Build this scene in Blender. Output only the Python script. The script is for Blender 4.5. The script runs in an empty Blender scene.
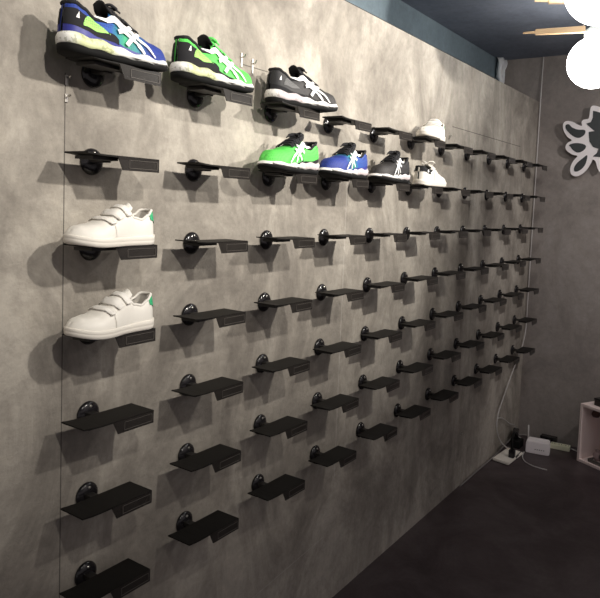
import bpy, bmesh, math, random
from mathutils import Vector, Matrix
random.seed(4)
COL = bpy.context.scene.collection
PI = math.pi
L = 3.8826          # far wall
ZF = -0.037         # floor level
S = 0.36            # column spacing
V = 0.21329         # row spacing

# ---------------------------------------------------------------- materials
def mat(name, col, rough=.6, metal=0, emit=None, estr=0, spec=.5, alpha=1.0):
    m = bpy.data.materials.new(name); m.use_nodes = True
    b = m.node_tree.nodes['Principled BSDF']
    b.inputs['Base Color'].default_value = (*col, 1)
    b.inputs['Roughness'].default_value = rough
    b.inputs['Metallic'].default_value = metal
    b.inputs['Specular IOR Level'].default_value = spec
    b.inputs['Alpha'].default_value = alpha
    if emit:
        b.inputs['Emission Color'].default_value = (*emit, 1)
        b.inputs['Emission Strength'].default_value = estr
    return m

def nodes(m): return m.node_tree.nodes, m.node_tree.links, m.node_tree.nodes['Principled BSDF']

def noise(nt, vec, scale, detail=4, rough=.55, dist=0):
    n = nt.nodes.new('ShaderNodeTexNoise'); n.inputs['Scale'].default_value = scale
    n.inputs['Detail'].default_value = detail; n.inputs['Roughness'].default_value = rough
    n.inputs['Distortion'].default_value = dist
    nt.links.new(vec, n.inputs['Vector']); return n.outputs['Fac']

def ramp(nt, fac, stops):
    r = nt.nodes.new('ShaderNodeValToRGB'); e = r.color_ramp.elements
    while len(e) < len(stops): e.new(.5)
    for i, (p, c) in enumerate(stops):
        e[i].position = p; e[i].color = (*c, 1)
    nt.links.new(fac, r.inputs['Fac']); return r.outputs['Color']

def mixc(nt, fac, a, b, mode='MIX'):
    m = nt.nodes.new('ShaderNodeMix'); m.data_type = 'RGBA'; m.blend_type = mode
    for s, v in ((0, fac), (6, a), (7, b)):
        if isinstance(v, (int, float)): m.inputs[s].default_value = v
        elif isinstance(v, tuple): m.inputs[s].default_value = (*v, 1)
        else: nt.links.new(v, m.inputs[s])
    return m.outputs[2]

def mth(nt, op, a, b=None, c=None):
    m = nt.nodes.new('ShaderNodeMath'); m.operation = op
    for i, v in enumerate((a, b, c)):
        if v is None: continue
        if isinstance(v, (int, float)): m.inputs[i].default_value = v
        else: nt.links.new(v, m.inputs[i])
    return m.outputs[0]

def coords(nt, scale=(1, 1, 1)):
    t = nt.nodes.new('ShaderNodeTexCoord'); mp = nt.nodes.new('ShaderNodeMapping')
    mp.inputs['Scale'].default_value = scale
    nt.links.new(t.outputs['Object'], mp.inputs['Vector']); return mp.outputs['Vector'], t.outputs['Object']

def concrete(name, c0, c1, c2, seams=False, streak=.5, bump=.25):
    m = mat(name, c1, .85, spec=.25); nt = m.node_tree; n, l, b = nodes(m)
    v1, obj = coords(nt); v2, _ = coords(nt, (3.5, 3.5, .8)); v3, _ = coords(nt, (1, 1, .55))
    big = noise(nt, v3, 2.6, 8, .68, .8)
    st = noise(nt, v2, 1.3, 5, .6, .3)
    fine = noise(nt, v1, 38, 6, .7)
    f = mth(nt, 'ADD', mth(nt, 'MULTIPLY', big, 1 - streak), mth(nt, 'MULTIPLY', st, streak))
    c = ramp(nt, f, [(.40, c0), (.5, c1), (.60, c2)])
    c = mixc(nt, .3, c, ramp(nt, fine, [(.3, (.55, .55, .55)), (.7, (1.15, 1.15, 1.15))]), 'MULTIPLY')
    sp = noise(nt, v1, 9, 3, .5)
    c = mixc(nt, mth(nt, 'MULTIPLY', mth(nt, 'GREATER_THAN', sp, .74), .0), c, tuple(x * 1.5 for x in c2))
    mid = noise(nt, v1, 8.5, 5, .65, 1.2)
    c = mixc(nt, .5 if seams else .25, c, ramp(nt, mid, [(.32, (.72, .71, .70)), (.5, (.98, .98, .97)), (.68, (1.22, 1.21, 1.18))]), 'MULTIPLY')
    if seams:
        s = nt.nodes.new('ShaderNodeSeparateXYZ'); l.new(obj, s.inputs[0])
        X, Z = s.outputs[0], s.outputs[2]
        def band(q, p, w): return mth(nt, 'LESS_THAN', mth(nt, 'ABSOLUTE', mth(nt, 'SUBTRACT', q, p)), w)
        def rng(q, a, bb): return mth(nt, 'MULTIPLY', mth(nt, 'GREATER_THAN', q, a), mth(nt, 'LESS_THAN', q, bb))
        dark = band(X, -.0735, .0016)
        dark = mth(nt, 'MULTIPLY', dark, rng(Z, -1, 1.92))
        h = mth(nt, 'MULTIPLY', band(Z, 2.06, .0016), rng(X, .57, .74))
        h2 = mth(nt, 'MULTIPLY', band(Z, 2.06, .002), rng(X, 2.3, 3.5))
        dark = mth(nt, 'MAXIMUM', dark, mth(nt, 'MAXIMUM', h, h2))
        c = mixc(nt, mth(nt, 'MULTIPLY', dark, .75), c, (.05, .045, .04))
        # pale scrape near the foot and pale vertical drip
        lin = mth(nt, 'SUBTRACT', Z, mth(nt, 'MULTIPLY_ADD', X, .081, .173))
        sc = mth(nt, 'MULTIPLY', mth(nt, 'LESS_THAN', mth(nt, 'ABSOLUTE', lin), .0022), rng(X, .7, 1.18))
        dr = mth(nt, 'MULTIPLY', band(X, 1.245, .003), rng(Z, .5, 1.75))
        c = mixc(nt, mth(nt, 'MULTIPLY', mth(nt, 'MAXIMUM', sc, dr), mth(nt, 'MULTIPLY', fine, .5)), c, (.62, .59, .54))
    l.new(c, b.inputs['Base Color'])
    bp = n.new('ShaderNodeBump'); bp.inputs['Strength'].default_value = bump; bp.inputs['Distance'].default_value = .01
    l.new(mth(nt, 'ADD', fine, mth(nt, 'MULTIPLY', sp, 2.0)), bp.inputs['Height']); l.new(bp.outputs[0], b.inputs['Normal'])
    return m

M = {}
CR_ANG = math.radians(-118)
M['wall'] = concrete('concrete_plaster', (.235, .213, .185), (.33, .302, .262), (.46, .425, .37), True, .2, .4)
M['far'] = concrete('far_plaster', (.23, .205, .19), (.27, .242, .222), (.31, .28, .26), False, .15, .12)
M['teal'] = concrete('slate_blue_paint', (.17, .22, .25), (.185, .24, .275), (.2, .26, .295), False, .2, .05)
M['ceil'] = concrete('blue_grey_ceiling_paint', (.18, .20, .25), (.20, .225, .28), (.22, .245, .30), False, .3, .08)
M['floor'] = concrete('dark_floor', (.045, .032, .034), (.062, .046, .048), (.082, .064, .066), False, .2, .06)
b = M['floor'].node_tree.nodes['Principled BSDF']; b.inputs['Roughness'].default_value = .45; b.inputs['Specular IOR Level'].default_value = .35
M['black_metal'] = mat('black_powder_coated_metal', (.012, .0105, .0095), .42, .0, spec=.45)
M['plate'] = concrete('black_plate', (.0065, .0055, .005), (.008, .007, .006), (.010, .009, .008), False, .3, .02)
b = M['plate'].node_tree.nodes['Principled BSDF']; b.inputs['Roughness'].default_value = .55; b.inputs['Specular IOR Level'].default_value = .22
M['gloss_black'] = mat('gloss_black_plastic', (.012, .011, .012), .18)
M['flap'] = mat('smoked_clear_plastic', (.022, .019, .017), .3, alpha=.82)
M['frame'] = mat('flap_frame', (.10, .09, .08), .35)
M['steel'] = mat('bright_steel', (.6, .58, .54), .28, 1)
M['white_leather'] = mat('white_leather', (.84, .81, .74), .5)
M['white_strap'] = mat('white_strap_leather', (.86, .83, .77), .45)
M['off_white'] = mat('off_white_rubber', (.80, .76, .68), .6)
M['lining'] = mat('grey_white_lining', (.55, .52, .47), .9)
M['green_tab'] = mat('green_leather', (.03, .42, .17), .5)
M['black_cloth'] = mat('black_mesh_cloth', (.012, .012, .014), .9)
M['rubber'] = mat('black_rubber', (.006, .006, .006), .8, spec=.2)
M['stripe'] = mat('white_overlay', (.88, .88, .88), .4)
M['lace_black'] = mat('black_lace', (.015, .015, .018), .85)
M['white_plastic'] = mat('white_plastic', (.85, .80, .80), .45)
M['cream'] = mat('cream_plastic', (.85, .85, .62), .5)
M['cable'] = mat('white_cable', (.5, .48, .46), .5)
M['cable_grey'] = mat('grey_cable', (.22, .2, .19), .5)
M['wood'] = mat('pale_wood', (.72, .5, .28), .55, emit=(1, .72, .42), estr=.0)
M['globe'] = mat('glowing_opal_glass', (1, 1, 1), .3, emit=(1, .97, .93), estr=15.0)
M['bulb_cap'] = mat('pale_lamp_cap', (.75, .8, .74), .5, emit=(.9, 1, .93), estr=.35)
M['sign_white'] = mat('white_sign_board', (.86, .82, .82), .5)
M['sign_dark'] = mat('charcoal_sign_inlay', (.035, .04, .042), .5)
M['crate'] = mat('pinkish_white_crate_board', (.86, .72, .68), .6)
M['dull'] = mat('dull_dark_item', (.03, .022, .02), .6)
M['glass'] = mat('rosy_glass', (.5, .36, .36), .15, alpha=.6)
M['gap_shadow'] = mat('painted_gap_shadow', (.012, .013, .015), .7)  # near-black that paints the shadow line along the partition top
M['crumple'] = mat('crumpled_white_film', (.75, .77, .78), .4)

def woven(name, stops, dot=None, gel=False):
    """knit upper whose colour changes along the shoe, with fine mesh dots"""
    m = mat(name, stops[0][1], .65); nt = m.node_tree; n, l, b = nodes(m)
    v, obj = coords(nt)
    s = nt.nodes.new('ShaderNodeSeparateXYZ'); l.new(obj, s.inputs[0])
    x = mth(nt, 'DIVIDE', s.outputs[0], .30)
    x = mth(nt, 'ADD', x, mth(nt, 'MULTIPLY', mth(nt, 'SUBTRACT', noise(nt, v, 30, 2), .5), .12))
    c = ramp(nt, x, stops)
    if dot:
        vo = n.new('ShaderNodeTexVoronoi'); vo.inputs['Scale'].default_value = 190; vo.inputs['Randomness'].default_value = .15
        l.new(v, vo.inputs['Vector'])
        d = mth(nt, 'LESS_THAN', vo.outputs['Distance'], .33)
        c = mixc(nt, mth(nt, 'MULTIPLY', d, .6), c, dot)
    l.new(c, b.inputs['Base Color'])
    return m
BL = (.018, .042, .27)
M['blue_knit'] = woven('blue_knit', [(0, BL), (.36, (.02, .09, .38)), (.5, (.05, .42, .2)), (.62, (.03, .16, .32)), (.72, BL), (1, BL)], (.01, .02, .09))
GR = (.10, .62, .09)
M['green_knit'] = woven('green_knit', [(0, GR), (.3, GR), (.5, (.14, .68, .14)), (.7, GR), (1, (.12, .66, .10))], (.04, .34, .05))
M['black_knit'] = woven('black_knit', [(0, (.02, .02, .022)), (.5, (.035, .032, .032)), (.7, (.022, .02, .02)), (1, (.04, .036, .034))], (.005, .005, .005))
M['window_green'] = woven('lime_mesh', [(0, (.35, .75, .15)), (1, (.35, .8, .2))], (.02, .05, .02))
M['window_grey'] = woven('grey_mesh', [(0, (.1, .1, .1)), (1, (.12, .12, .12))], (.01, .01, .01))
def foam(name, heel, rest, dark):
    m = mat(name, rest, .5); nt = m.node_tree; n, l, b = nodes(m); v, obj = coords(nt)
    s = nt.nodes.new('ShaderNodeSeparateXYZ'); l.new(obj, s.inputs[0])
    x = mth(nt, 'DIVIDE', s.outputs[0], .30)
    c = ramp(nt, x, [(.0, rest), (.08, heel), (.34, heel), (.44, rest), (1, rest)])
    nn = noise(nt, v, 75, 3, .6)
    k = mth(nt, 'MULTIPLY', mth(nt, 'GREATER_THAN', nn, .56), mth(nt, 'LESS_THAN', x, .42))
    c = mixc(nt, mth(nt, 'MULTIPLY', k, .4), c, dark)
    l.new(c, b.inputs['Base Color']); return m
M['foam_lime'] = foam('white_and_lime_foam', (.66, .70, .40), (.86, .86, .82), (.12, .14, .04))
M['foam_white'] = foam('white_foam', (.62, .55, .56), (.85, .83, .80), (.22, .18, .18))
M['blue_rand'] = mat('violet_blue_rubber', (.03, .035, .24), .5)

# ---------------------------------------------------------------- helpers
def link(name, me, m=None, parent=None, smooth=False):
    o = bpy.data.objects.new(name, me); COL.objects.link(o)
    if m is not None:
        for x in (m if isinstance(m, (list, tuple)) else [m]): me.materials.append(x)
    if smooth:
        for p in me.polygons: p.use_smooth = True
    if parent is not None: o.parent = parent
    return o

def obj(name, bm, m=None, parent=None, smooth=False):
    bmesh.ops.recalc_face_normals(bm, faces=bm.faces)
    me = bpy.data.meshes.new(name); bm.to_mesh(me); bm.free()
    return link(name, me, m, parent, smooth)

def thing(name, label, cat, loc=(0, 0, 0), rot=0, group=None):
    o = bpy.data.objects.new(name, None); COL.objects.link(o)
    o.empty_display_size = .02
    o.location = loc; o.rotation_euler = (0, 0, rot); return tag(o, label, cat, group)

def tag(o, label, cat, group=None):
    o['label'] = label; o['category'] = cat
    if group: o['group'] = group
    return o

def box(bm, x0, x1, y0, y1, z0, z1, bevel=0, mtx=None):
    vs = [bm.verts.new((x, y, z)) for x in (x0, x1) for y in (y0, y1) for z in (z0, z1)]
    fs = [(0, 1, 3, 2), (4, 6, 7, 5), (0, 4, 5, 1), (2, 3, 7, 6), (0, 2, 6, 4), (1, 5, 7, 3)]
    F = [bm.faces.new([vs[i] for i in f]) for f in fs]
    if bevel:
        bmesh.ops.recalc_face_normals(bm, faces=F)
        ed = list({e for f in F for e in f.edges})
        r = bmesh.ops.bevel(bm, geom=ed, offset=bevel, segments=2, affect='EDGES', profile=.6)
        vs = list({v for f in r['faces'] for v in f.verts} | {v for v in vs if v.is_valid})
    if mtx is not None:
        for v in vs: v.co = mtx @ v.co
    return vs

def prism(bm, poly, fn, d0, d1):
    """polygon in a plane; fn(u,v,d) -> point"""
    A = [bm.verts.new(fn(u, v, d0)) for u, v in poly]; B = [bm.verts.new(fn(u, v, d1)) for u, v in poly]
    n = len(poly)
    bm.faces.new(A); bm.faces.new(B[::-1])
    for i in range(n): bm.faces.new((A[i], A[(i + 1) % n], B[(i + 1) % n], B[i]))

def catmull(P, k=6, closed=False):
    P = [Vector(p) for p in P]; out = []
    n = len(P)
    rngs = range(n if closed else n - 1)
    for i in rngs:
        if closed: p0, p1, p2, p3 = P[i - 1], P[i], P[(i + 1) % n], P[(i + 2) % n]
        else: p0, p1, p2, p3 = P[max(i - 1, 0)], P[i], P[i + 1], P[min(i + 2, n - 1)]
        for j in range(k):
            t = j / k
            out.append(.5 * ((2 * p1) + (p2 - p0) * t + (2 * p0 - 5 * p1 + 4 * p2 - p3) * t * t + (3 * p1 - p0 - 3 * p2 + p3) * t ** 3))
    if not closed: out.append(P[-1])
    return out

def tube(bm, P, r, seg=8):
    P = [Vector(p) for p in P]; rings = []; up = None
    for i, p in enumerate(P):
        t = (P[min(i + 1, len(P) - 1)] - P[max(i - 1, 0)]).normalized()
        if up is None:
            up = Vector((0, 0, 1)) if abs(t.z) < .9 else Vector((1, 0, 0))
        a = t.cross(up).normalized(); up = a.cross(t).normalized()
        rr = r(i / (len(P) - 1)) if callable(r) else r
        rings.append([bm.verts.new(p + (a * math.cos(q) + up * math.sin(q)) * rr) for q in [2 * PI * k / seg for k in range(seg)]])
    for A, B in zip(rings, rings[1:]):
        for k in range(seg): bm.faces.new((A[k], A[(k + 1) % seg], B[(k + 1) % seg], B[k]))
    bm.faces.new(rings[0][::-1]); bm.faces.new(rings[-1])

def lathe(bm, prof, mtx, seg=32):
    """prof list of (r, h) turned about local z"""
    rings = []
    for r, h in prof:
        if r < 1e-6: rings.append([bm.verts.new(mtx @ Vector((0, 0, h)))])
        else: rings.append([bm.verts.new(mtx @ Vector((r * math.cos(2 * PI * k / seg), r * math.sin(2 * PI * k / seg), h))) for k in range(seg)])
    for A, B in zip(rings, rings[1:]):
        for k in range(seg):
            k2 = (k + 1) % seg
            if len(A) == 1 and len(B) == 1: continue
            if len(A) == 1: bm.faces.new((A[0], B[k], B[k2]))
            elif len(B) == 1: bm.faces.new((A[k], A[k2], B[0]))
            else: bm.faces.new((A[k], A[k2], B[k2], B[k]))

def struct(o): o['kind'] = 'structure'; return o

# ---------------------------------------------------------------- the room
PT = 2.412   # top of the partition
HC = 2.73    # ceiling
def slab(name, m, *a):
    bm = bmesh.new(); box(bm, *a); return struct(obj(name, bm, m))
slab('floor', M['floor'], -3.2, L + .1, -4.2, .5, ZF - .1, ZF)
slab('wall_left', M['wall'], -3.2, L, 0, .08, ZF, PT)
slab('wall_far', M['far'], L, L + .1, -4.2, .5, ZF, HC)
slab('wall_behind', M['teal'], -3.2, L, .30, .40, ZF, HC)
slab('ceiling', M['ceil'], -3.2, L + .1, -4.2, .5, HC, HC + .1)
slab('gap_shade_1', M['gap_shadow'], -3.2, 2.95, .012, .08, PT, PT + .010)  # dark strip standing in for the shadow in the gap behind the partition

# ---------------------------------------------------------------- display shelves
X0, X1 = -.106, .108
YB, YF = -.045, -.130
def shelf_meshes():
    # plate with a slightly dipped left end; local z=0 is its top, y=0 the wall
    bm = bmesh.new(); th = .0035
    xs = [X0, X0 + .012, X0 + .026, X0 + .05, X1]; zs = [.0042, .003, .0016, .0004, 0]
    top, bot = [], []
    for x, z in zip(xs, zs):
        top.append((bm.verts.new((x, YB, z)), bm.verts.new((x, YF, z))))
        bot.append((bm.verts.new((x, YB, z - th)), bm.verts.new((x, YF, z - th))))
    for i in range(len(xs) - 1):
        bm.faces.new((top[i][0], top[i][1], top[i + 1][1], top[i + 1][0])); bm.faces.new((bot[i][0], bot[i + 1][0], bot[i + 1][1], bot[i][1]))
        bm.faces.new((top[i][0], top[i + 1][0], bot[i + 1][0], bot[i][0])); bm.faces.new((top[i][1], bot[i][1], bot[i + 1][1], top[i + 1][1]))
    for i in (0, -1): bm.faces.new((top[i][0], bot[i][0], bot[i][1], top[i][1]))
    plate = obj('plate', bm, M['plate'])
    # flap hanging from the right of the front edge, slanted left end
    bm = bmesh.new()
    F = lambda u, v, d: Vector((u, YF + d - .15 * v * 0, v))
    prism(bm, [(-.022, -.0005), (X1, -.0005), (X1, -.033), (-.006, -.033)], F, .0015, -.0010)
    flap = obj('front_flap', bm, M['flap'])
    bm = bmesh.new()
    for (a0, a1, c0, c1) in [(.012, X1 - .006, -.0085, -.0075), (.012, X1 - .006, -.0275, -.0262), (X1 - .0072, X1 - .006, -.0275, -.0075), (.012, .0132, -.0275, -.0075)]:
        box(bm, a0, a1, YF - .0022, YF - .0009, c0, c1)
    frame = obj('label_frame', bm, M['frame'], flap)
    # bracket: shallow channel below the plate and arm back to the disc
    bm = bmesh.new()
    prism(bm, [(X0 + .02, YB - .012), (X0 + .03, YF + .02), (.0, YF + .025), (.012, YB - .012)], lambda u, v, d: Vector((u, v, d)), -.0035, -.011)
    box(bm, -.012, .012, YB - .02, -.012, -.0145, -.0035, .0015)
    br = obj('bracket', bm, M['black_metal'])
    # round wall disc, shallow dome facing the room
    bm = bmesh.new(); mt = Matrix.Translation((.003, 0, -.0125)) @ Matrix.Scale(.94, 4) @ Matrix.Rotation(PI / 2, 4, 'X')
    lathe(bm, [(0, 0), (.034, 0), (.0355, .003), (.0350, .006), (.031, .010), (.024, .0135), (.014, .0155), (0, .016)], mt, 40)
    disc = obj('wall_disc', bm, M['gloss_black'], smooth=True)
    bm = bmesh.new()
    lathe(bm, [(0, .0), (.004, .0), (.004, .003), (.0025, .0045), (0, .0048)], Matrix.Translation((.003, -.0115, .0095)) @ Matrix.Rotation(PI / 2, 4, 'X'), 12)
    scr = obj('screw', bm, M['steel'], disc, True)
    return plate, flap, frame, br, disc, scr
protos = shelf_meshes()
ordn = ['first', 'second', 'third', 'fourth', 'fifth', 'sixth', 'seventh', 'eighth', 'ninth', 'tenth', 'last']
rown = ['top row', 'second row from top', 'third row from top', 'middle row', 'third row from bottom', 'second row from bottom', 'bottom row']
special = {(1, 1): 'black metal wall shelf holding the blue running shoe at the top left',
           (1, 2): 'black metal wall shelf holding the upper green running shoe',
           (1, 3): 'black metal wall shelf holding the upper black running shoe',
           (1, 6): 'black metal wall shelf under the white sneaker in the top row',
           (2, 3): 'black metal wall shelf under the lower green running shoe',
           (2, 4): 'black metal wall shelf under the lower blue running shoe',
           (2, 5): 'black metal wall shelf under the lower black running shoe',
           (2, 6): 'black metal wall shelf under the white sneaker beside the lower black shoe',
           (3, 1): 'black metal wall shelf under the upper white strap sneaker',
           (4, 1): 'black metal wall shelf under the lower white strap sneaker'}
def shelf_z(r): return .65 + (7 - r) * V + .0119
first = True
for r in range(1, 8):
    for c in range(1, 12):
        lb = special.get((r, c), 'empty black wall shelf, %s from left in the %s' % (ordn[c - 1], rown[r - 1])
                         if c < 11 else 'empty black wall shelf at the far right end of the %s' % rown[r - 1])
        t = thing('display_shelf', lb, 'shelf', ((c - 1) * S, 0, shelf_z(r)), 0, 'black display shelves on the concrete wall')
        if first:
            P = protos; first = False
        else:
            P = [o.copy() for o in protos]
            for o in P: COL.objects.link(o)
            P[2].parent = P[1]; P[5].parent = P[4]
        for k in (0, 1, 3, 4): P[k].parent = t

# ---------------------------------------------------------------- shoes
def lerp_table(T, t):
    if t <= T[0][0]: return T[0][1]
    for (a, x), (b2, y) in zip(T, T[1:]):
        if t <= b2:
            k = (t - a) / (b2 - a); k = k * k * (3 - 2 * k); return x + (y - x) * k
    return T[-1][1]

class Shoe:
    def __init__(s, kind, L=None):
        s.kind = kind
        if kind == 'run':
            s.L = .298
            s.W = [(0, .036), (.2, .037), (.42, .037), (.7, .050), (.82, .049), (1, .044)]
            s.H = [(0, .082), (.05, .086), (.12, .076), (.22, .058), (.32, .062), (.40, .080), (.5, .072), (.66, .054), (.8, .045), (.92, .040), (1, .032)]
            s.B = [(0, .040), (.3, .036), (.6, .027), (1, .021)]
        else:
            s.L = .243
            s.W = [(0, .035), (.2, .036), (.42, .037), (.7, .048), (.82, .047), (1, .041)]
            s.H = [(0, .073), (.04, .076), (.12, .062), (.2, .050), (.3, .056), (.37, .074), (.46, .068), (.62, .045), (.78, .032), (.92, .025), (1, .019)]
            s.B = [(0, .024), (.5, .022), (1, .020)]
        if L: s.L = L
        s.open_end = .37 if kind == 'run' else .335
    def endf(s, t, a=.14, b2=.26, p=2.2):
        f = 1
        if t < a: f = max(0, 1 - ((a - t) / a) ** p) ** (1 / p)
        if t > 1 - b2: f = min(f, max(0, 1 - ((t - 1 + b2) / b2) ** p) ** (1 / p))
        return f
    def w(s, t): return lerp_table(s.W, t) * s.endf(t)
    def h(s, t):
        f = 1
        if t > .86: f = .45 + .55 * max(0, 1 - ((t - .86) / .14) ** 2.4) ** (1 / 2.4)
        return lerp_table(s.H, t) * f
    def cy(s, t): return .006 * math.sin(PI * min(1, max(0, (t - .35) / .65)))
    def spring(s, t): return .010 * max(0, (t - .72) / .28) ** 2 + (.004 * max(0, (.08 - t) / .08) ** 2)
    def amax(s, t):
        e = s.open_end
        if t < e - .035: return .60
        if t < e + .035: return .60 + .40 * (t - e + .035) / .07
        return 1
    def lean(s, t, a):   # heel back leans, toe rounds
        return 0
    def P(s, t, a, side, off=0):
        th = a * PI / 2
        w = s.w(t); h = s.h(t)
        def f(tt, aa):
            q = aa * PI / 2
            ww = s.w(tt); hh = s.h(tt)
            y = side * ww * max(0, math.cos(q)) ** .62 + s.cy(tt)
            z = lerp_table(s.B, tt) - .006 + s.spring(tt) + (hh + .006) * math.sin(q) ** .95
            # shell pulled in along the length with height at both ends
            x = tt * s.L + (.010 * math.sin(q) ** 2) * max(0, 1 - tt / .12) * (1 if s.kind == 'run' else .6) 
            if tt > .8: x -= .010 * math.sin(q) ** 2 * (tt - .8) / .2
            return Vector((x, y, z))
        p = f(t, a)
        if off:
            e = .004
            t0, t1 = max(.002, t - e), min(.998, t + e); a0, a1 = max(0, a - .01), min(.995, a + .01)
            n = (f(t1, a) - f(t0, a)).cross(f(t, a1) - f(t, a0))
            if n.length > 1e-12:
                n.normalize()
                if n.dot(p - Vector((s.L * min(.8, max(.18, t)), s.cy(t), .02))) < 0: n = -n
                p = p + n * off
        return p

def tsamples(n): return [.5 - .5 * math.cos(PI * i / n) for i in range(n + 1)]

def upper(s, m, lining, parent):
    bm = bmesh.new(); T = tsamples(64); K = 12; rows = []
    for t in T:
        t = min(max(t, .0004), .9996); am = s.amax(t)
        row = [bm.verts.new(s.P(t, am * k / K, 1)) for k in range(K + 1)]
        row += [bm.verts.new(s.P(t, am * k / K, -1)) for k in range(K, -1, -1)]
        rows.append((row, am))
    for (A, a1), (B, a2) in zip(rows, rows[1:]):
        for k in range(2 * K + 1):
            if k == K and min(a1, a2) < .999: continue
            bm.faces.new((A[k], A[k + 1], B[k + 1], B[k]))
    bm.faces.new(rows[-1][0]); bm.faces.new(rows[0][0][::-1][:])if False else None
    bmesh.ops.remove_doubles(bm, verts=bm.verts, dist=1e-5)
    bmesh.ops.dissolve_degenerate(bm, dist=1e-6, edges=bm.edges)
    bmesh.ops.recalc_face_normals(bm, faces=bm.faces)
    # make sure normals face outwards
    f = max(bm.faces, key=lambda q: q.calc_center_median().y)
    if f.normal.y < 0: bmesh.ops.reverse_faces(bm, faces=bm.faces)
    me = bpy.data.meshes.new('upper'); bm.to_mesh(me); bm.free()
    o = link('upper', me, [m, lining], parent, True)
    sd = o.modifiers.new('Solidify', 'SOLIDIFY'); sd.thickness = .0015; sd.offset = -1
    sd.material_offset = 1; sd.material_offset_rim = 1
    return o

def patch(s, name, m, t0, t1, alo, ahi, side, off=.0012, parent=None, th=.0008, nt_=20, na=8):
    bm = bmesh.new(); G = []
    for i in range(nt_ + 1):
        f_ = (i / nt_) ** (2.2 if t0 < .06 else 1)   # finer steps round the heel
        t = t0 + (t1 - t0) * f_
        lo = alo(f_) if callable(alo) else alo; hi = ahi(f_) if callable(ahi) else ahi
        G.append([bm.verts.new(s.P(t, lo + (hi - lo) * k / na, side, off)) for k in range(na + 1)])
    for A, B in zip(G, G[1:]):
        for k in range(na): bm.faces.new((A[k], A[k + 1], B[k + 1], B[k]))
    bmesh.ops.remove_doubles(bm, verts=bm.verts, dist=1e-6)
    o = obj(name, bm, m, parent, True)
    return o

def ribbon(s, bm, pts, width, side, off=.002):
    """strip laid on the side of the shoe, pts are (t, a)"""
    C = catmull([(p[0], p[1], 0) for p in pts], 8)
    Q = [s.P(min(.995, c.x), min(.98, max(0, c.y)), side, off) for c in C]
    N = []
    for c in C:
        n = s.P(min(.995, c.x), min(.98, max(0, c.y)), side, off + .003) - s.P(min(.995, c.x), min(.98, max(0, c.y)), side, off)
        N.append(n.normalized())
    rows = []
    for i, (p, n) in enumerate(zip(Q, N)):
        t = (Q[min(i + 1, len(Q) - 1)] - Q[max(i - 1, 0)]).normalized(); b_ = n.cross(t).normalized()
        u = i / (len(Q) - 1); ww = width(u) if callable(width) else width
        rows.append([bm.verts.new(p + b_ * ww * .5), bm.verts.new(p + n * .0012), bm.verts.new(p - b_ * ww * .5)])
    for A, B in zip(rows, rows[1:]):
        for k in range(2): bm.faces.new((A[k], A[k + 1], B[k + 1], B[k]))

def sole_ring(s, t, grow, z):
    w = s.w(t)
    return w, grow
def sole(s, name, m, levels, parent, n=56, wave=None):
    """levels: list of (fn_z(t), grow) from bottom to top"""
    bm = bmesh.new(); T = tsamples(n); rings = []
    for fz, g in levels:
        pts = []
        for t in T: pts.append((t, 1))
        for t in T[::-1][1:-1]: pts.append((t, -1))
        ring = []
        for t, sd in pts:
            tt = min(max(t, 0), 1); w = lerp_table(s.W, tt) * s.endf(tt)
            x = -g + t * (s.L + 2 * g)
            k = 1 + g / lerp_table(s.W, tt)
            ring.append(bm.verts.new((x, sd * w * k + s.cy(tt), fz(tt) + s.spring(tt))))
        rings.append(ring)
    N = len(rings[0])
    for A, B in zip(rings, rings[1:]):
        for k in range(N): bm.faces.new((A[k], A[(k + 1) % N], B[(k + 1) % N], B[k]))
    # caps as strips
    for R_ in (rings[0], rings[-1]):
        for k in range(n):
            a, b_ = R_[k], R_[k + 1]; c, d = R_[(N - k) % N], R_[(N - k - 1) % N]
            vs = []
            for v in (a, b_, d, c):
                if v not in vs: vs.append(v)
            if len(vs) >= 3: bm.faces.new(vs)
    return obj(name, bm, m, parent, True)

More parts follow.
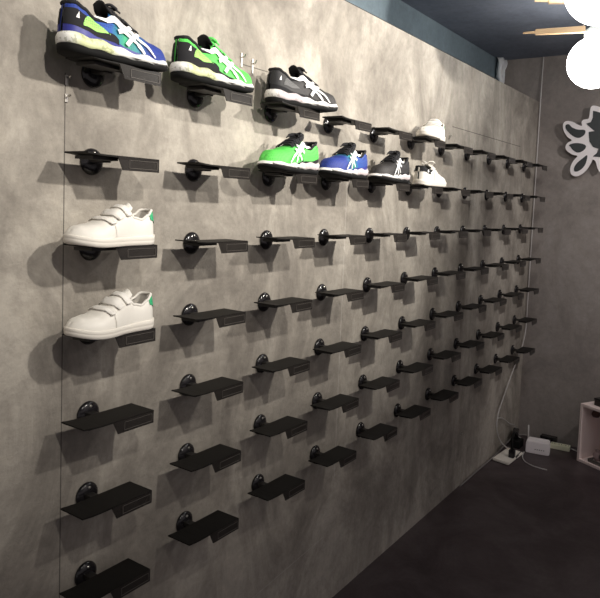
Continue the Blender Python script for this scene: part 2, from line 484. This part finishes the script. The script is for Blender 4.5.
def running(label, loc, rot, C, group, tilt=0):
    s = Shoe('run'); t = thing('running_shoe', label, 'shoe', loc, rot, group)
    t.rotation_euler = (tilt, 0, rot)
    # origin at mid length
    root = t
    parts = []
    o = upper(s, M[C['knit']], M['black_cloth'], root); parts.append(o); up = o
    B = lambda u: lerp_table(s.B, u)
    wv = lambda u: .0028 * math.sin(u * 30)
    o = sole(s, 'outsole', M['rubber'], [(lambda u: 0, -.004), (lambda u: .003, .002), (lambda u: .017 - .007 * u + wv(u) * .6, .0035), (lambda u: .018 - .007 * u + wv(u) * .6, .000)], root); parts.append(o)
    o = sole(s, 'midsole', M[C['foam']], [(lambda u: .016 - .006 * u + wv(u) * .6, .000), (lambda u: .021 - .006 * u, .0042), (lambda u: B(u) - .008 + wv(u), .0052), (lambda u: B(u) + .0015 + wv(u), .0018), (lambda u: B(u) + .001, -.004)], root); parts.append(o)
    for sd in (1, -1):
        # rand above the midsole
        parts.append(patch(s, 'rand', M[C['rand']], .001, .62, .0, lambda u: .20 - .12 * u, sd, .0016, root, nt_=40))
        # heel counter: dark, sweeping forward and down
        parts.append(patch(s, 'heel_panel', M[C['panel']], .001, .43, lambda u: .16 - .08 * u, lambda u: .455 - .035 * u - .25 * u * u, sd, .0022, root, nt_=40))
        if C.get('plain'): pass
        else: parts.append(patch(s, 'mesh_window', M[C['window']], .10, .34, lambda u: .20 + .05 * u, lambda u: .24 + .23 * math.sin(PI * min(1, u * 1.0) ** .7) - .02 * u, sd, .0034, root, nt_=24))
        if not C.get('plain'): parts.append(patch(s, 'heel_badge', M['stripe'], .05, .072, .28, lambda u: .27 + .14 * u, sd, .0038, root, nt_=6))
        bm = bmesh.new()
        # two long curved stripes crossed by two short slanted bars
        ribbon(s, bm, [(.22, .70), (.33, .58), (.48, .42), (.60, .28), (.66, .10)], lambda u: .0055 + .006 * math.sin(PI * min(1, u * 1.3)) if u < .77 else .0045 * (1 - u) / .23 + .006, sd, .0042)
        ribbon(s, bm, [(.27, .66), (.42, .60), (.58, .46), (.69, .32), (.77, .10)], lambda u: .0035 + .005 * math.sin(PI * u), sd, .0046)
        ribbon(s, bm, [(.415, .30), (.50, .46), (.56, .66)], .0105, sd, .0052)
        ribbon(s, bm, [(.50, .14), (.555, .34), (.62, .58)], .0105, sd, .0056)
        parts.append(obj('side_stripes', bm, M['stripe'], root, True))
    # collar padding roll
    bm = bmesh.new(); e = s.open_end
    rim = [s.P(max(.004, e * i / 22), .60, 1) for i in range(22, -1, -1)] + [s.P(max(.004, e * i / 22), .60, -1) for i in range(1, 23)]
    tube(bm, rim, .0048, 8); parts.append(obj('collar', bm, M['black_cloth'], root, True))
    # tongue
    bm = bmesh.new()
    prof = [(.60, .006, .030), (.50, .007, .029), (.43, .008, .027), (.385, .012, .025), (.345, .022, .024), (.325, .030, .020)]
    TP = []
    for (u, up_, hw) in prof:
        z = lerp_table(s.B, u) + s.h(u if u > e else e) + up_ - .003
        TP.append([Vector((u * s.L, k * hw + s.cy(u), z - .012 * k * k * (hw / .03))) for k in (-1, -.6, -.2, .2, .6, 1)])
    F1 = [[bm.verts.new(p) for p in r_] for r_ in TP]; F2 = [[bm.verts.new(p - Vector((-.002, 0, .006))) for p in r_] for r_ in TP]
    n_ = len(TP[0])
    for G in (F1, F2):
        for A, Bq in zip(G, G[1:]):
            for k in range(n_ - 1): bm.faces.new((A[k], A[k + 1], Bq[k + 1], Bq[k]))
    for A, Bq in zip(zip(F1, F1[1:]), zip(F2, F2[1:])):
        for k in (0, -1): bm.faces.new((A[0][k], A[1][k], Bq[1][k], Bq[0][k]))
    for k in range(n_ - 1):
        for j in (0, -1): bm.faces.new((F1[j][k], F1[j][k + 1], F2[j][k + 1], F2[j][k]))
    parts.append(obj('tongue', bm, M[C['tongue']], root, True))
    # laces: crossing bars plus a bow with two loops
    bm = bmesh.new()
    for i in range(6):
        u = .40 + i * .045
        for sgn in (1, -1):
            pts = []
            for k in range(9):
                q = -1 + 2 * k / 8; sd = 1 if q >= 0 else -1
                uu = u + sgn * q * .018
                pts.append(s.P(uu, 1 - abs(q) * .34, sd, 0) + Vector((0, 0, .006 + .003 * (1 - q * q))))
            tube(bm, pts, .0028, 6)
    c0 = s.P(.40, .99, 1, 0) + Vector((0, 0, .012))
    for sg in (1, -1):
        lp = [c0 + Vector(v_) for v_ in [(0, 0, 0), (-.004, sg * .008, .004), (.002, sg * .018, .004), (.012, sg * .024, -.003), (.013, sg * .016, -.003), (.004, sg * .005, .000)]]
        tube(bm, catmull(lp, 5), .0034, 6)
        lp = [c0 + Vector(v_) for v_ in [(0, 0, 0), (.010, sg * .012, .000), (.018, sg * .020, -.005), (.024, sg * .024, -.010)]]
        tube(bm, catmull(lp, 5), .0024, 6)
    tube(bm, [c0 + Vector((0, -.006, .001)), c0 + Vector((0, .006, .001))], .006, 8)
    parts.append(obj('laces', bm, M[C['lace']], root, True))
    # toe guard
    for o in parts:
        o.location = (-s.L / 2, 0, 0)
    return t

def casual(label, loc, rot, group, straps=True, badge=False, L=None):
    s = Shoe('low', L); t = thing('sneaker', label, 'shoe', loc, rot, group); root = t; parts = []
    lin = M['lining'] if not badge else M['black_cloth']
    parts.append(upper(s, M['white_leather'], lin, root))
    B = lambda u: lerp_table(s.B, u)
    parts.append(sole(s, 'sole', M['off_white'], [(lambda u: 0, -.001), (lambda u: .002, .0015), (lambda u: .010, .0026), (lambda u: .0112, .0020), (lambda u: .0125, .0026), (lambda u: B(u) - .001, .0028), (lambda u: B(u), .0015), (lambda u: B(u) - .0005, -.004)], root))
    for sd in (1, -1):
        if not badge:
            parts.append(patch(s, 'heel_tab', M['green_tab'], .001, .10, lambda u: .22 + .20 * u, lambda u: .60, sd, .002, root, nt_=14))
        parts.append(patch(s, 'side_overlay', M['white_leather'], .38, .60, lambda u: .02, lambda u: .70 - .25 * u, sd, .0016, root, nt_=18))
    bm = bmesh.new(); e = s.open_end
    rim = [s.P(max(.004, e * i / 22), .60, 1) for i in range(22, -1, -1)] + [s.P(max(.004, e * i / 22), .60, -1) for i in range(1, 23)]
    tube(bm, rim, .0035, 8); parts.append(obj('collar', bm, M['white_leather'] if not badge else M['black_cloth'], root, True))
    # tongue
    bm = bmesh.new(); TP = []
    for (u, up_, hw) in [(.50, .001, .026), (.42, .002, .026), (.36, .004, .025), (.325, .007, .024), (.30, .011, .020), (.292, .013, .014)]:
        z = lerp_table(s.B, u) + s.h(max(u, e + .02)) + up_ - .004
        TP.append([Vector((u * s.L, k * hw + s.cy(u), z - .010 * k * k)) for k in (-1, -.6, -.2, .2, .6, 1)])
    F1 = [[bm.verts.new(p) for p in r_] for r_ in TP]; F2 = [[bm.verts.new(p - Vector((-.002, 0, .005))) for p in r_] for r_ in TP]
    n_ = 6
    for G in (F1, F2):
        for A, Bq in zip(G, G[1:]):
            for k in range(n_ - 1): bm.faces.new((A[k], A[k + 1], Bq[k + 1], Bq[k]))
    for A, Bq in zip(zip(F1, F1[1:]), zip(F2, F2[1:])):
        for k in (0, -1): bm.faces.new((A[0][k], A[1][k], Bq[1][k], Bq[0][k]))
    for k in range(n_ - 1):
        for j in (0, -1): bm.faces.new((F1[j][k], F1[j][k + 1], F2[j][k + 1], F2[j][k]))
    parts.append(obj('tongue', bm, M['white_leather'], root, True))
    if straps:
        for i, (tc, w_) in enumerate([(.43, .066), (.545, .062), (.66, .058)]):
            bm = bmesh.new(); rows = []
            for k in range(25):
                q = -1 + 2 * k / 24; sd = 1 if q >= 0 else -1
                a = 1 - abs(q) * (.52 if sd > 0 else .50)
                lift = .0035 + (.005 * max(0, abs(q) - .72) / .28)
                ww = w_ * (1 - .25 * max(0, abs(q) - .8) / .2)
                row = []
                for dd in (-.5, -.42, 0, .42, .5):
                    tt = tc + dd * ww - .035 * abs(q)
                    row.append(s.P(tt, min(a, .985), sd, lift * (1 if abs(dd) < .45 else .55)))
                rows.append([bm.verts.new(p) for p in row])
            for A, Bq in zip(rows, rows[1:]):
                for k in range(4): bm.faces.new((A[k], A[k + 1], Bq[k + 1], Bq[k]))
            o = obj('strap', bm, M['white_strap'], root, True)
            sd_ = o.modifiers.new('Solidify', 'SOLIDIFY'); sd_.thickness = .003; sd_.offset = 0
            parts.append(o)
    else:
        bm = bmesh.new()
        for i in range(5):
            u = .40 + i * .05; pts = []
            for k in range(9):
                q = -1 + 2 * k / 8; sd = 1 if q >= 0 else -1
                pts.append(s.P(u, 1 - abs(q) * .34, sd, 0) + Vector((0, 0, .0035)))
            tube(bm, pts, .0028, 6)
        c0 = s.P(.38, .99, 1, 0) + Vector((0, 0, .008))
        for sg in (1, -1):
            tube(bm, catmull([c0 + Vector(v_) for v_ in [(0, 0, 0), (-.01, sg * .012, .008), (.0, sg * .028, .008), (.014, sg * .03, 0), (.01, sg * .015, -.001), (0, 0, 0)]], 5), .0026, 6)
        parts.append(obj('laces', bm, M['white_strap'], root, True))
        for sd in (1, -1):
            parts.append(patch(s, 'heel_patch', M['black_cloth'], .001, .25, lambda u: .34 + .08 * u, lambda u: .60, sd, .002, root, nt_=14))
            bm = bmesh.new(); cpt = s.P(.12, .47, sd, .004)
            lathe(bm, [(0, 0), (.008, 0), (.008, .0012), (.005, .0014), (.0045, .0006), (0, .0006)], Matrix.Translation(cpt) @ Matrix.Rotation(PI / 2 * sd * -1, 4, 'X'), 20)
            parts.append(obj('round_emblem', bm, M['stripe'], root, True))
    for o in parts: o.location = (-s.L / 2, 0, 0)
    return t

BLUE = dict(knit='blue_knit', foam='foam_lime', rand='blue_rand', panel='black_cloth', window='window_green', tongue='black_cloth', lace='lace_black')
GREEN = dict(knit='green_knit', foam='foam_lime', rand='black_cloth', panel='black_cloth', window='window_green', tongue='black_cloth', lace='green_knit')
BLACK = dict(knit='black_knit', foam='foam_white', rand='black_cloth', panel='black_knit', window='window_grey', tongue='black_cloth', lace='lace_black')
GREEN2 = dict(GREEN, foam='foam_white', panel='green_knit', lace='lace_black', plain=1)
BLUE2 = dict(BLUE, foam='foam_white', panel='blue_knit', plain=1); BLACK2 = dict(BLACK, plain=1)
YS = -.098
def sp(r, c, dx): return ((c - 1) * S + dx, YS, shelf_z(r))
G1, G2, G3 = 'running shoes in the top row', 'running shoes in the second row', 'white sneakers on the shelves'
running('blue running shoe with green mesh and white side stripes, at the top left', sp(1, 1, -.006), 0, BLUE, G1)
running('bright green running shoe with black heel panel in the top row, toe to the right', sp(1, 2, -.022), 0, GREEN, G1)
running('black running shoe with white crossed stripes in the top row, toe to the right', sp(1, 3, .052), -.2, BLACK, G1)
running('green running shoe on the second row, toe to the left, leftmost of its row', sp(2, 3, -.012), PI + .05, GREEN2, G2)
running('blue running shoe between the green and black shoes on the second row', sp(2, 4, -.03), PI + .05, BLUE2, G2)
running('black running shoe on the second row beside the white sneaker', sp(2, 5, -.02), PI + .05, BLACK2, G2)
casual('white three-strap sneaker with green heel tab on the third row', sp(3, 1, -.012), PI, G3)
casual('white three-strap sneaker with green heel tab on the middle row, lowest shoe', sp(4, 1, -.008), PI, G3)
casual('plain bright white sneaker alone on the right side of the top row', sp(1, 6, .015), PI + .12, G3, L=.262)
casual('white sneaker with black collar patch and round emblem, right end of second row', sp(2, 6, .03), 0, G3, straps=False, badge=True, L=.262)

# ---------------------------------------------------------------- wall bits
clips = [(-.071, 1.903, 'bright piece imitating light leaking through the wall joint, upper one below the blue shoe'),  # added bright piece for light leaking through the joint, not a fastener
         (-.071, 1.861, 'bright piece imitating light leaking through the wall joint, lower one below the blue shoe'),  # second added piece for the same leak of light
         (.565, 2.072, 'small steel clip on the wall behind the toe of the upper green shoe'),
         (.62, 2.061, 'small steel clip on the wall just right of the upper green shoe toe'),
         (.658, 1.93, 'tiny steel screw head on the wall left of the upper black shoe'),
         (2.261, 2.001, 'small steel clip on the wall right of the top row white sneaker'),
         (2.677, .292, 'small pale wall peg low on the wall near the floor')]
for i, (x, z, lb) in enumerate(clips):
    bm = bmesh.new()
    hh = (.012, .010, .022, .026, .005, .012, .008)[i]
    box(bm, x - .004, x + .004, -.004, 0, z - hh, z + hh, .001)
    tube(bm, [(x, -.004, z + hh * .4), (x, -.014, z + hh * .4), (x, -.017, z + hh * .75)], .0022, 6)
    tag(obj('clip_or_light_leak', bm, M['steel']), lb, 'clip', 'steel clips on the concrete wall')

# ---------------------------------------------------------------- wall sign
OUT = [(-0.1847, 2.2312), (-0.1921, 2.257), (-0.2137, 2.2646), (-0.2491, 2.2571), (-0.28, 2.2385), (-0.3103, 2.2273), (-0.3056, 2.2531), (-0.3201, 2.27), (-0.3507, 2.2771), (-0.3554, 2.3228), (-0.3601, 2.3531), (-0.3787, 2.3623), (-0.4177, 2.3503), (-0.4812, 2.3173), (-0.5334, 2.2352), (-0.5502, 2.1249), (-0.54, 2.0046), (-0.4771, 1.9643), (-0.4542, 1.9113), (-0.4317, 1.9336), (-0.4138, 1.9847), (-0.3939, 1.995), (-0.3856, 1.9745), (-0.3642, 1.9333), (-0.3324, 1.8969), (-0.299, 1.881), (-0.2686, 1.889), (-0.2551, 1.9119), (-0.2547, 1.9485), (-0.2718, 1.9901), (-0.2945, 2.0212), (-0.2591, 2.0318), (-0.2224, 2.0582), (-0.2106, 2.0845), (-0.2238, 2.1125), (-0.2506, 2.1307), (-0.2212, 2.1521), (-0.1932, 2.1945)]
LA = [(-0.2036, 2.2358), (-0.2253, 2.2403), (-0.2467, 2.2189), (-0.2874, 2.2022), (-0.3288, 2.199), (-0.3359, 2.1804), (-0.3245, 2.1601), (-0.2961, 2.1453), (-0.2608, 2.1564), (-0.2291, 2.1831), (-0.2073, 2.2097)]
LB = [(-0.2348, 2.0977), (-0.2689, 2.1096), (-0.3134, 2.1068), (-0.3437, 2.0929), (-0.3431, 2.0724), (-0.322, 2.052), (-0.2929, 2.045), (-0.262, 2.063), (-0.2457, 2.084)]
LC = [(-0.356, 2.026), (-0.3593, 2.0054), (-0.3504, 1.9642), (-0.33, 1.9332), (-0.3017, 1.9143), (-0.2817, 1.9173), (-0.2799, 1.9433), (-0.2977, 1.9745), (-0.3255, 2.0004)]
BODY = [(-0.3385, 2.2417), (-0.367, 2.251), (-0.3774, 2.2811), (-0.3763, 2.3269), (-0.4006, 2.3208), (-0.4543, 2.2983), (-0.4968, 2.2264), (-0.513, 2.1256), (-0.5012, 2.025), (-0.4406, 2.0132), (-0.3953, 2.0175), (-0.4196, 2.0409), (-0.4273, 2.0683), (-0.3928, 2.082), (-0.3672, 2.1182), (-0.3569, 2.1849), (-0.3952, 2.189), (-0.3645, 2.2154)]
sg = thing('wall_sign', 'white-edged cutout sign with dark leaf shapes high on the far wall', 'sign', (L, 0, 0))
FX = lambda u, v, d: Vector((d, u, v))
def smooth(P): return [(v.x, v.y) for v in catmull([(a, b_, 0) for a, b_ in P], 3, True)]
bm = bmesh.new(); prism(bm, smooth(OUT), FX, -.045, -.030); obj('board', bm, M['sign_white'], sg)
for p in (LA, LB, LC): 
    bm = bmesh.new(); prism(bm, smooth(p), FX, -.048, -.044); obj('leaf_inlay', bm, M['sign_dark'], sg)
bm = bmesh.new(); prism(bm, BODY, FX, -.048, -.044); obj('spiky_inlay', bm, M['sign_dark'], sg)
bm = bmesh.new()
for (y, z) in [(-.25, 2.24), (-.32, 1.96), (-.45, 2.2), (-.45, 2.02)]: tube(bm, [(-.032, y, z), (0, y, z)], .006, 8)
obj('standoff', bm, M['steel'], sg)

# ---------------------------------------------------------------- pendant globes and timber bars
def pendant(label, x, y, z, r):
    t = thing('pendant_lamp', label, 'lamp', (x, y, z), 0, 'glowing round pendant lamps')
    bm = bmesh.new(); bmesh.ops.create_uvsphere(bm, u_segments=40, v_segments=24, radius=r)
    obj('globe', bm, M['globe'], t, True)
    bm = bmesh.new(); lathe(bm, [(0, r * .97), (.055, r * .95), (.055, r + .03), (.035, r + .045), (0, r + .045)], Matrix.Identity(4), 28)
    obj('lamp_cap', bm, M['bulb_cap'], t, True)
    bm = bmesh.new(); tube(bm, [(0, 0, r + .04), (0, 0, HC - z)], .004, 6); obj('cord', bm, M['cable'], t)
    bm = bmesh.new(); lathe(bm, [(0, HC - z), (.04, HC - z), (.035, HC - z - .015), (0, HC - z - .018)], Matrix.Identity(4), 24); obj('ceiling_rose', bm, M['white_plastic'], t, True)
pendant('glowing white globe lamp hanging nearest the far wall sign, lower one', 2.62, -.612, 2.40, .130)
pendant('glowing white globe lamp cut by the top edge, nearer one', 1.90, -.775, 2.55, .148)
def bar(label, a, b_, z):
    t = thing('timber_bar', label, 'bar', (a[0], a[1], z), 0, 'pale timber bars below the ceiling')
    d = Vector((b_[0] - a[0], b_[1] - a[1], 0)); ln = d.length; d.normalize(); n = Vector((-d.y, d.x, 0))
    bm = bmesh.new()
    # pointed start, square end
    secs = [(0, .002, .004), (.06, .006, .006), (.062, .012, .013), (ln, .014, .015)]
    rg = []
    for u, w, h in secs:
        c = d * u
        rg.append([bm.verts.new(c + n * sx * w + Vector((0, 0, sz * h))) for sx, sz in ((-1, -1), (1, -1), (1, 1), (-1, 1))])
    for A, Bq in zip(rg, rg[1:]):
        for k in range(4): bm.faces.new((A[k], A[(k + 1) % 4], Bq[(k + 1) % 4], Bq[k]))
    bm.faces.new(rg[0]); bm.faces.new(rg[-1][::-1])
    obj('rail', bm, M['wood'], t)
    bm = bmesh.new()
    p = d * (ln * .97); tube(bm, [p + Vector((0, 0, .012)), Vector((p.x, p.y, HC - z))], .003, 6)
    obj('hanging_rod', bm, M['cable'], t)
bar('pale timber bar with a pointed end beside the lower glowing globe', (2.469, -.288), (2.53, -.58), 2.55)
bar('pale timber bar cut by the top edge beside the nearer glowing globe', (2.12, -.44), (2.21, -.65), 2.60)

# crumpled film in the corner above the partition
bm = bmesh.new(); rows = []
for i in range(15):
    z = 2.34 + .385 * i / 14; w = .035 + .03 * (i / 14) ** 2
    rows.append([bm.verts.new((3.80 - w + 2 * w * k / 10 - .10 * (1 - i / 14) * .4, .262 + .022 * math.sin(k * 1.9 + i * .5) - .006 * math.cos(i), z)) for k in range(11)])
for A, Bq in zip(rows, rows[1:]):
    for k in range(10): bm.faces.new((A[k], A[k + 1], Bq[k + 1], Bq[k]))
o = obj('plastic_film', bm, M['crumple'], None, True); sdm = o.modifiers.new('Solidify', 'SOLIDIFY'); sdm.thickness = .002
tag(o, 'crumpled white film hanging in the ceiling corner above the partition', 'film')

# ---------------------------------------------------------------- cables and the clutter on the floor
def cable(label, P, r=.004, m='cable', k=6):
    bm = bmesh.new(); tube(bm, catmull(P, k), r, 6)
    return tag(obj('cable', bm, M[m], None, True), label, 'cable', 'thin cables in the far corner')
cable('long thin white cable hanging down the wall corner from ceiling to floor',
      [(3.872, -.012, 2.728), (3.868, -.012, 2.39), (3.87, -.012, 1.96), (3.87, -.012, 1.30), (3.865, -.014, .98), (3.85, -.018, .77), (3.77, -.02, .64), (3.60, -.02, .51),
       (3.42, -.02, .36), (3.315, -.02, .255), (3.30, -.022, .165), (3.36, -.03, .07), (3.44, -.05, .005), (3.50, -.07, ZF + .006)], .0042)
cable('short thin cable looping from the wall to the black plug', [(3.35, -.008, .22), (3.45, -.012, .195), (3.60, -.02, .12), (3.72, -.02, .075), (3.79, -.03, ZF + .02), (3.80, -.05, ZF + .006)], .0035)
cable('grey cable lying along the foot of the wall', [(2.7, -.010, ZF + .005), (3.05, -.012, ZF + .006), (3.3, -.014, ZF + .007), (3.55, -.014, ZF + .02), (3.72, -.02, ZF + .03), (3.84, -.06, ZF + .02), (3.85, -.16, ZF + .006)], .005, 'cable_grey')
cable('thin white cable curling on the floor in front of the white box', [(3.49, -.16, ZF + .02), (3.43, -.168, ZF + .006), (3.36, -.205, ZF + .004), (3.32, -.262, ZF + .004), (3.31, -.31, ZF + .004), (3.31, -.36, ZF + .004)], .0035)
cable('thin white cable between the cream strip and the pale crate', [(3.79, -.385, ZF + .018), (3.80, -.41, ZF + .008), (3.79, -.45, ZF + .005), (3.80, -.50, ZF + .005)], .004)

def quadslab(name, label, cat, pts, z0, z1, m, bev=.003, group=None):
    bm = bmesh.new(); prism(bm, pts, lambda u, v, d: Vector((u, v, d)), z0, z1)
    bmesh.ops.bevel(bm, geom=list(bm.edges), offset=bev, segments=2, affect='EDGES')
    return obj(name, bm, m)
o = thing('flat_router', 'flat white square device on the floor in the far corner', 'router', (3.37, -.08, ZF))
bm = bmesh.new(); prism(bm, [(3.235 - 3.37, .055), (3.50 - 3.37, .035), (3.475 - 3.37, -.078), (3.215 - 3.37, -.06)], lambda u, v, d: Vector((u, v, d)), 0.004, .022)
bmesh.ops.bevel(bm, geom=list(bm.edges), offset=.004, segments=2, affect='EDGES')
obj('casing', bm, M['off_white'], o)
bm = bmesh.new()
for (x, y) in [(-.12, .035), (.10, .02), (.09, -.06), (-.12, -.045)]: lathe(bm, [(0, 0), (.008, 0), (.008, .006), (0, .006)], Matrix.Translation((x, y, 0)), 12)
obj('rubber_foot', bm, M['rubber'], o)
o = thing('power_plug', 'black power adapter with upright cord beside the flat white device', 'plug', (3.33, -.125, ZF))
bm = bmesh.new(); box(bm, -.02, .02, -.018, .018, 0.022, .075, .004); obj('casing', bm, M['gloss_black'], o)
bm = bmesh.new(); tube(bm, catmull([(0, 0, .07), (.02, .01, .14), (.12, .03, .15), (.26, .05, .08), (.36, .06, .02)], 6), .008, 8); obj('cord', bm, M['rubber'], o, True)
bm = bmesh.new(); box(bm, .02, .15, -.025, -.012, .0, .022, .003); box(bm, -.012, .012, -.012, .012, 0, .024, .002); obj('base', bm, M['rubber'], o)
o = thing('adapter_stack', 'small black adapters piled against the wall corner', 'adapter', (3.62, -.075, ZF))
bm = bmesh.new()
box(bm, -.05, .05, -.03, .03, 0, .05, .005); obj('large_adapter', bm, M['rubber'], o)
bm = bmesh.new(); box(bm, .0, .10, .0, .04, .05, .10, .005, Matrix.Rotation(.2, 4, 'Z')); obj('small_adapter', bm, M['gloss_black'], o)

o = thing('white_box', 'white boxy router with short upright antenna on the floor', 'router', (3.60, -.225, ZF), math.radians(-80))
bm = bmesh.new()
prism(bm, [(-.08, 0), (.075, 0), (.075, .06), (.07, .088), (-.07, .088), (-.08, .07)], lambda u, v, d: Vector((u, d, v)), -.045, .045)
bmesh.ops.bevel(bm, geom=list(bm.edges), offset=.005, segments=2, affect='EDGES')
obj('casing', bm, M['white_plastic'], o)
bm = bmesh.new(); tube(bm, [(-.072, .03, .05), (-.076, .035, .17)], .005, 8); obj('antenna', bm, M['cable'], o, True)
bm = bmesh.new()
for k in range(5): box(bm, -.02 + .014 * k, -.014 + .014 * k, -.0468, -.0445, .03, .036)
obj('indicator', bm, M['frame'], o)
o = thing('black_adapter', 'black adapter block behind the white router against the far wall', 'adapter', (L - .05, -.235, ZF))
bm = bmesh.new(); box(bm, -.03, .03, -.055, .055, 0, .055, .006); obj('casing', bm, M['gloss_black'], o)
bm = bmesh.new(); tube(bm, [(0, -.05, .02), (-.005, -.075, .008), (-.02, -.1, .006)], .004, 6); obj('cord', bm, M['rubber'], o)
o = thing('power_strip', 'cream power strip on the floor between white router and pale crate', 'power strip', (3.775, -.325, ZF), math.radians(-84))
bm = bmesh.new(); box(bm, -.06, .070, -.03, .03, 0, .032, .005); obj('casing', bm, M['cream'], o)
bm = bmesh.new()
for k in range(3):
    for dx in (-.008, .008): box(bm, -.04 + .045 * k + dx - .002, -.04 + .045 * k + dx + .002, -.006, .006, .0315, .0326)
obj('socket_slots', bm, M['rubber'], o)

# pale crate, open towards the shop
cr = thing('open_crate', 'pinkish white open-fronted crate on the floor at the right edge', 'crate', (3.625, -.472, ZF), CR_ANG)
W_, D_, H_ = .62, .20, .395
def panel(name, *a, m='crate'):
    bm = bmesh.new(); box(bm, *a, .002); return obj(name, bm, M[m], cr)
panel('side_panel', 0, .018, 0, D_, 0, H_)
panel('side_panel', W_ - .018, W_, 0, D_, 0, H_)
panel('top_panel', .018, W_ - .018, 0, D_, H_ - .018, H_)
panel('bottom_panel', .018, W_ - .018, 0, D_, 0, .018)
panel('back_panel', .018, W_ - .018, D_ - .008, D_, .018, H_ - .018)
bm = bmesh.new(); lathe(bm, [(0, 0), (.006, 0), (.006, .003), (0, .004)], Matrix.Translation((.06, D_ - .008, .07)) @ Matrix.Rotation(PI / 2, 4, 'X'), 12); obj('screw_head', bm, M['dull'], cr)
ux = Vector((math.cos(CR_ANG), math.sin(CR_ANG), 0)); uy = Vector((-ux.y, ux.x, 0))
def inc(x, y, z): return Vector((3.625, -.472, ZF)) + ux * x + uy * y + Vector((0, 0, z))
def blob(name, label, cat, c, rx, ry, rz, m):
    bm = bmesh.new(); bmesh.ops.create_icosphere(bm, subdivisions=3, radius=1)
    for v in bm.verts:
        k = 1 + .12 * math.sin(7 * v.co.x + 3 * v.co.z) + .08 * math.cos(9 * v.co.y)
        v.co = Vector((v.co.x * rx * k, v.co.y * ry * k, max(-rz * .8, v.co.z * rz * k)))
    o = obj(name, bm, M[m], None, True); o.location = c; tag(o, label, cat); return o
# jar of rosy glass
bm = bmesh.new(); lathe(bm, [(0, 0), (.022, 0), (.030, .012), (.032, .035), (.024, .052), (.018, .056), (.018, .064), (.020, .066), (0, .066)], Matrix.Translation(inc(.085, .10, .018)), 28)
tag(obj('glass_jar', bm, M['glass'], None, True), 'small rosy round glass jar inside the pale crate', 'jar')
blob('cloth_bundle', 'dark cloth bundle behind the glass jar inside the crate', 'cloth', inc(.145, .12, .018 + .05), .05, .05, .058, 'dull')
# shallow tray in front
bm = bmesh.new(); mt = Matrix.Translation(inc(.12, .045, .018)) @ Matrix.Rotation(CR_ANG, 4, 'Z')
box(bm, -.045, .06, -.03, .02, 0, .006, .001, mt); box(bm, -.045, .06, -.03, -.026, .006, .022, 0, mt); box(bm, -.045, -.041, -.03, .02, .006, .022, 0, mt); box(bm, .056, .06, -.03, .02, .006, .022, 0, mt)
tag(obj('small_tray', bm, M['frame']), 'small grey tray at the front inside the pale crate', 'tray')
# item hanging from top inside
o = thing('hanging_pouch', 'small brown pouch hanging under the top of the pale crate', 'pouch', inc(.055, .09, H_ - .018))
bm = bmesh.new(); tube(bm, [(0, 0, 0), (0, 0, -.02)], .002, 6); obj('loop', bm, M['dull'], o)
bm = bmesh.new(); lathe(bm, [(0, -.015), (.008, -.018), (.022, -.035), (.028, -.055), (.02, -.07), (0, -.074)], Matrix.Identity(4), 20); obj('bag', bm, mat('brown_leather', (.09, .045, .035), .6), o, True)
o = thing('small_case', 'small black case with a lid on top of the pale crate', 'case', inc(.10, .08, H_), CR_ANG)
bm = bmesh.new(); box(bm, -.035, .06, -.03, .03, 0, .035, .004); obj('body', bm, M['dull'], o)
bm = bmesh.new(); box(bm, -.037, .062, -.032, .032, .036, .05, .003); obj('lid', bm, M['gloss_black'], o)

# ---------------------------------------------------------------- light
def spot(x, y, z, tx, tz, power, size=100, blend=1.0, col=(1, .94, .86), rad=.03):
    d = bpy.data.lights.new('spot', 'SPOT'); d.energy = power; d.spot_size = math.radians(size); d.spot_blend = blend
    d.color = col; d.shadow_soft_size = rad
    o = bpy.data.objects.new('spot_light', d); COL.objects.link(o); o.location = (x, y, z)
    o.rotation_euler = (Vector((tx, 0, tz)) - Vector((x, y, z))).to_track_quat('-Z', 'Y').to_euler()
for (x, tx, p) in [(-.65, -.3, 66), (.35, .4, 108), (1.5, 1.4, 155)]:
    spot(x, -1.6, 2.52, tx, 2.15, p * 1.22, 88)
spot(2.7, -1.9, 2.6, L, 1.9, 1, 80, 1.0, (1, .93, .9), .03)
sl = bpy.data.objects['spot_light.003']; sl.data.energy = 75
sl.rotation_euler = (Vector((L, -.5, 1.5)) - sl.location).to_track_quat('-Z', 'Y').to_euler()
d = bpy.data.lights.new('room', 'AREA'); d.shape = 'RECTANGLE'; d.size = 2.5; d.size_y = 2; d.energy = 9; d.color = (1, .88, .84)
o = bpy.data.objects.new('room_light', d); COL.objects.link(o); o.location = (1.0, -2.9, 2.6); o.rotation_euler = (math.radians(35), 0, 0)

w = bpy.data.worlds.new('world'); bpy.context.scene.world = w; w.use_nodes = True
w.node_tree.nodes['Background'].inputs[0].default_value = (.75, .68, .70, 1); w.node_tree.nodes['Background'].inputs[1].default_value = .38

# ---------------------------------------------------------------- camera
cam = bpy.data.cameras.new('camera'); co = bpy.data.objects.new('camera', cam); COL.objects.link(co)
r2 = Vector((0.570868808192065, -0.8201329164098718, 0.03861092143952854))
u2 = Vector((0.04087954115656225, 0.07536048332649767, 0.9963180519631396))
fw = Vector((0.8200233669326964, 0.5671885021523574, -0.0765476066116045))
mw = Matrix((r2, u2, -fw)).transposed().to_4x4()
mw.translation = (-1.06268, -1.37884, 1.64058)
co.matrix_world = mw
cam.sensor_fit = 'HORIZONTAL'; cam.sensor_width = 36; cam.lens = 664.183 * 36 / 600
cam.shift_y = -(299 - 251.385) / 600
cam.clip_start = .02; cam.clip_end = 50
bpy.context.scene.camera = co
sc = bpy.context.scene
sc.view_settings.view_transform = 'Standard'; sc.view_settings.look = 'None'; sc.view_settings.exposure = 0
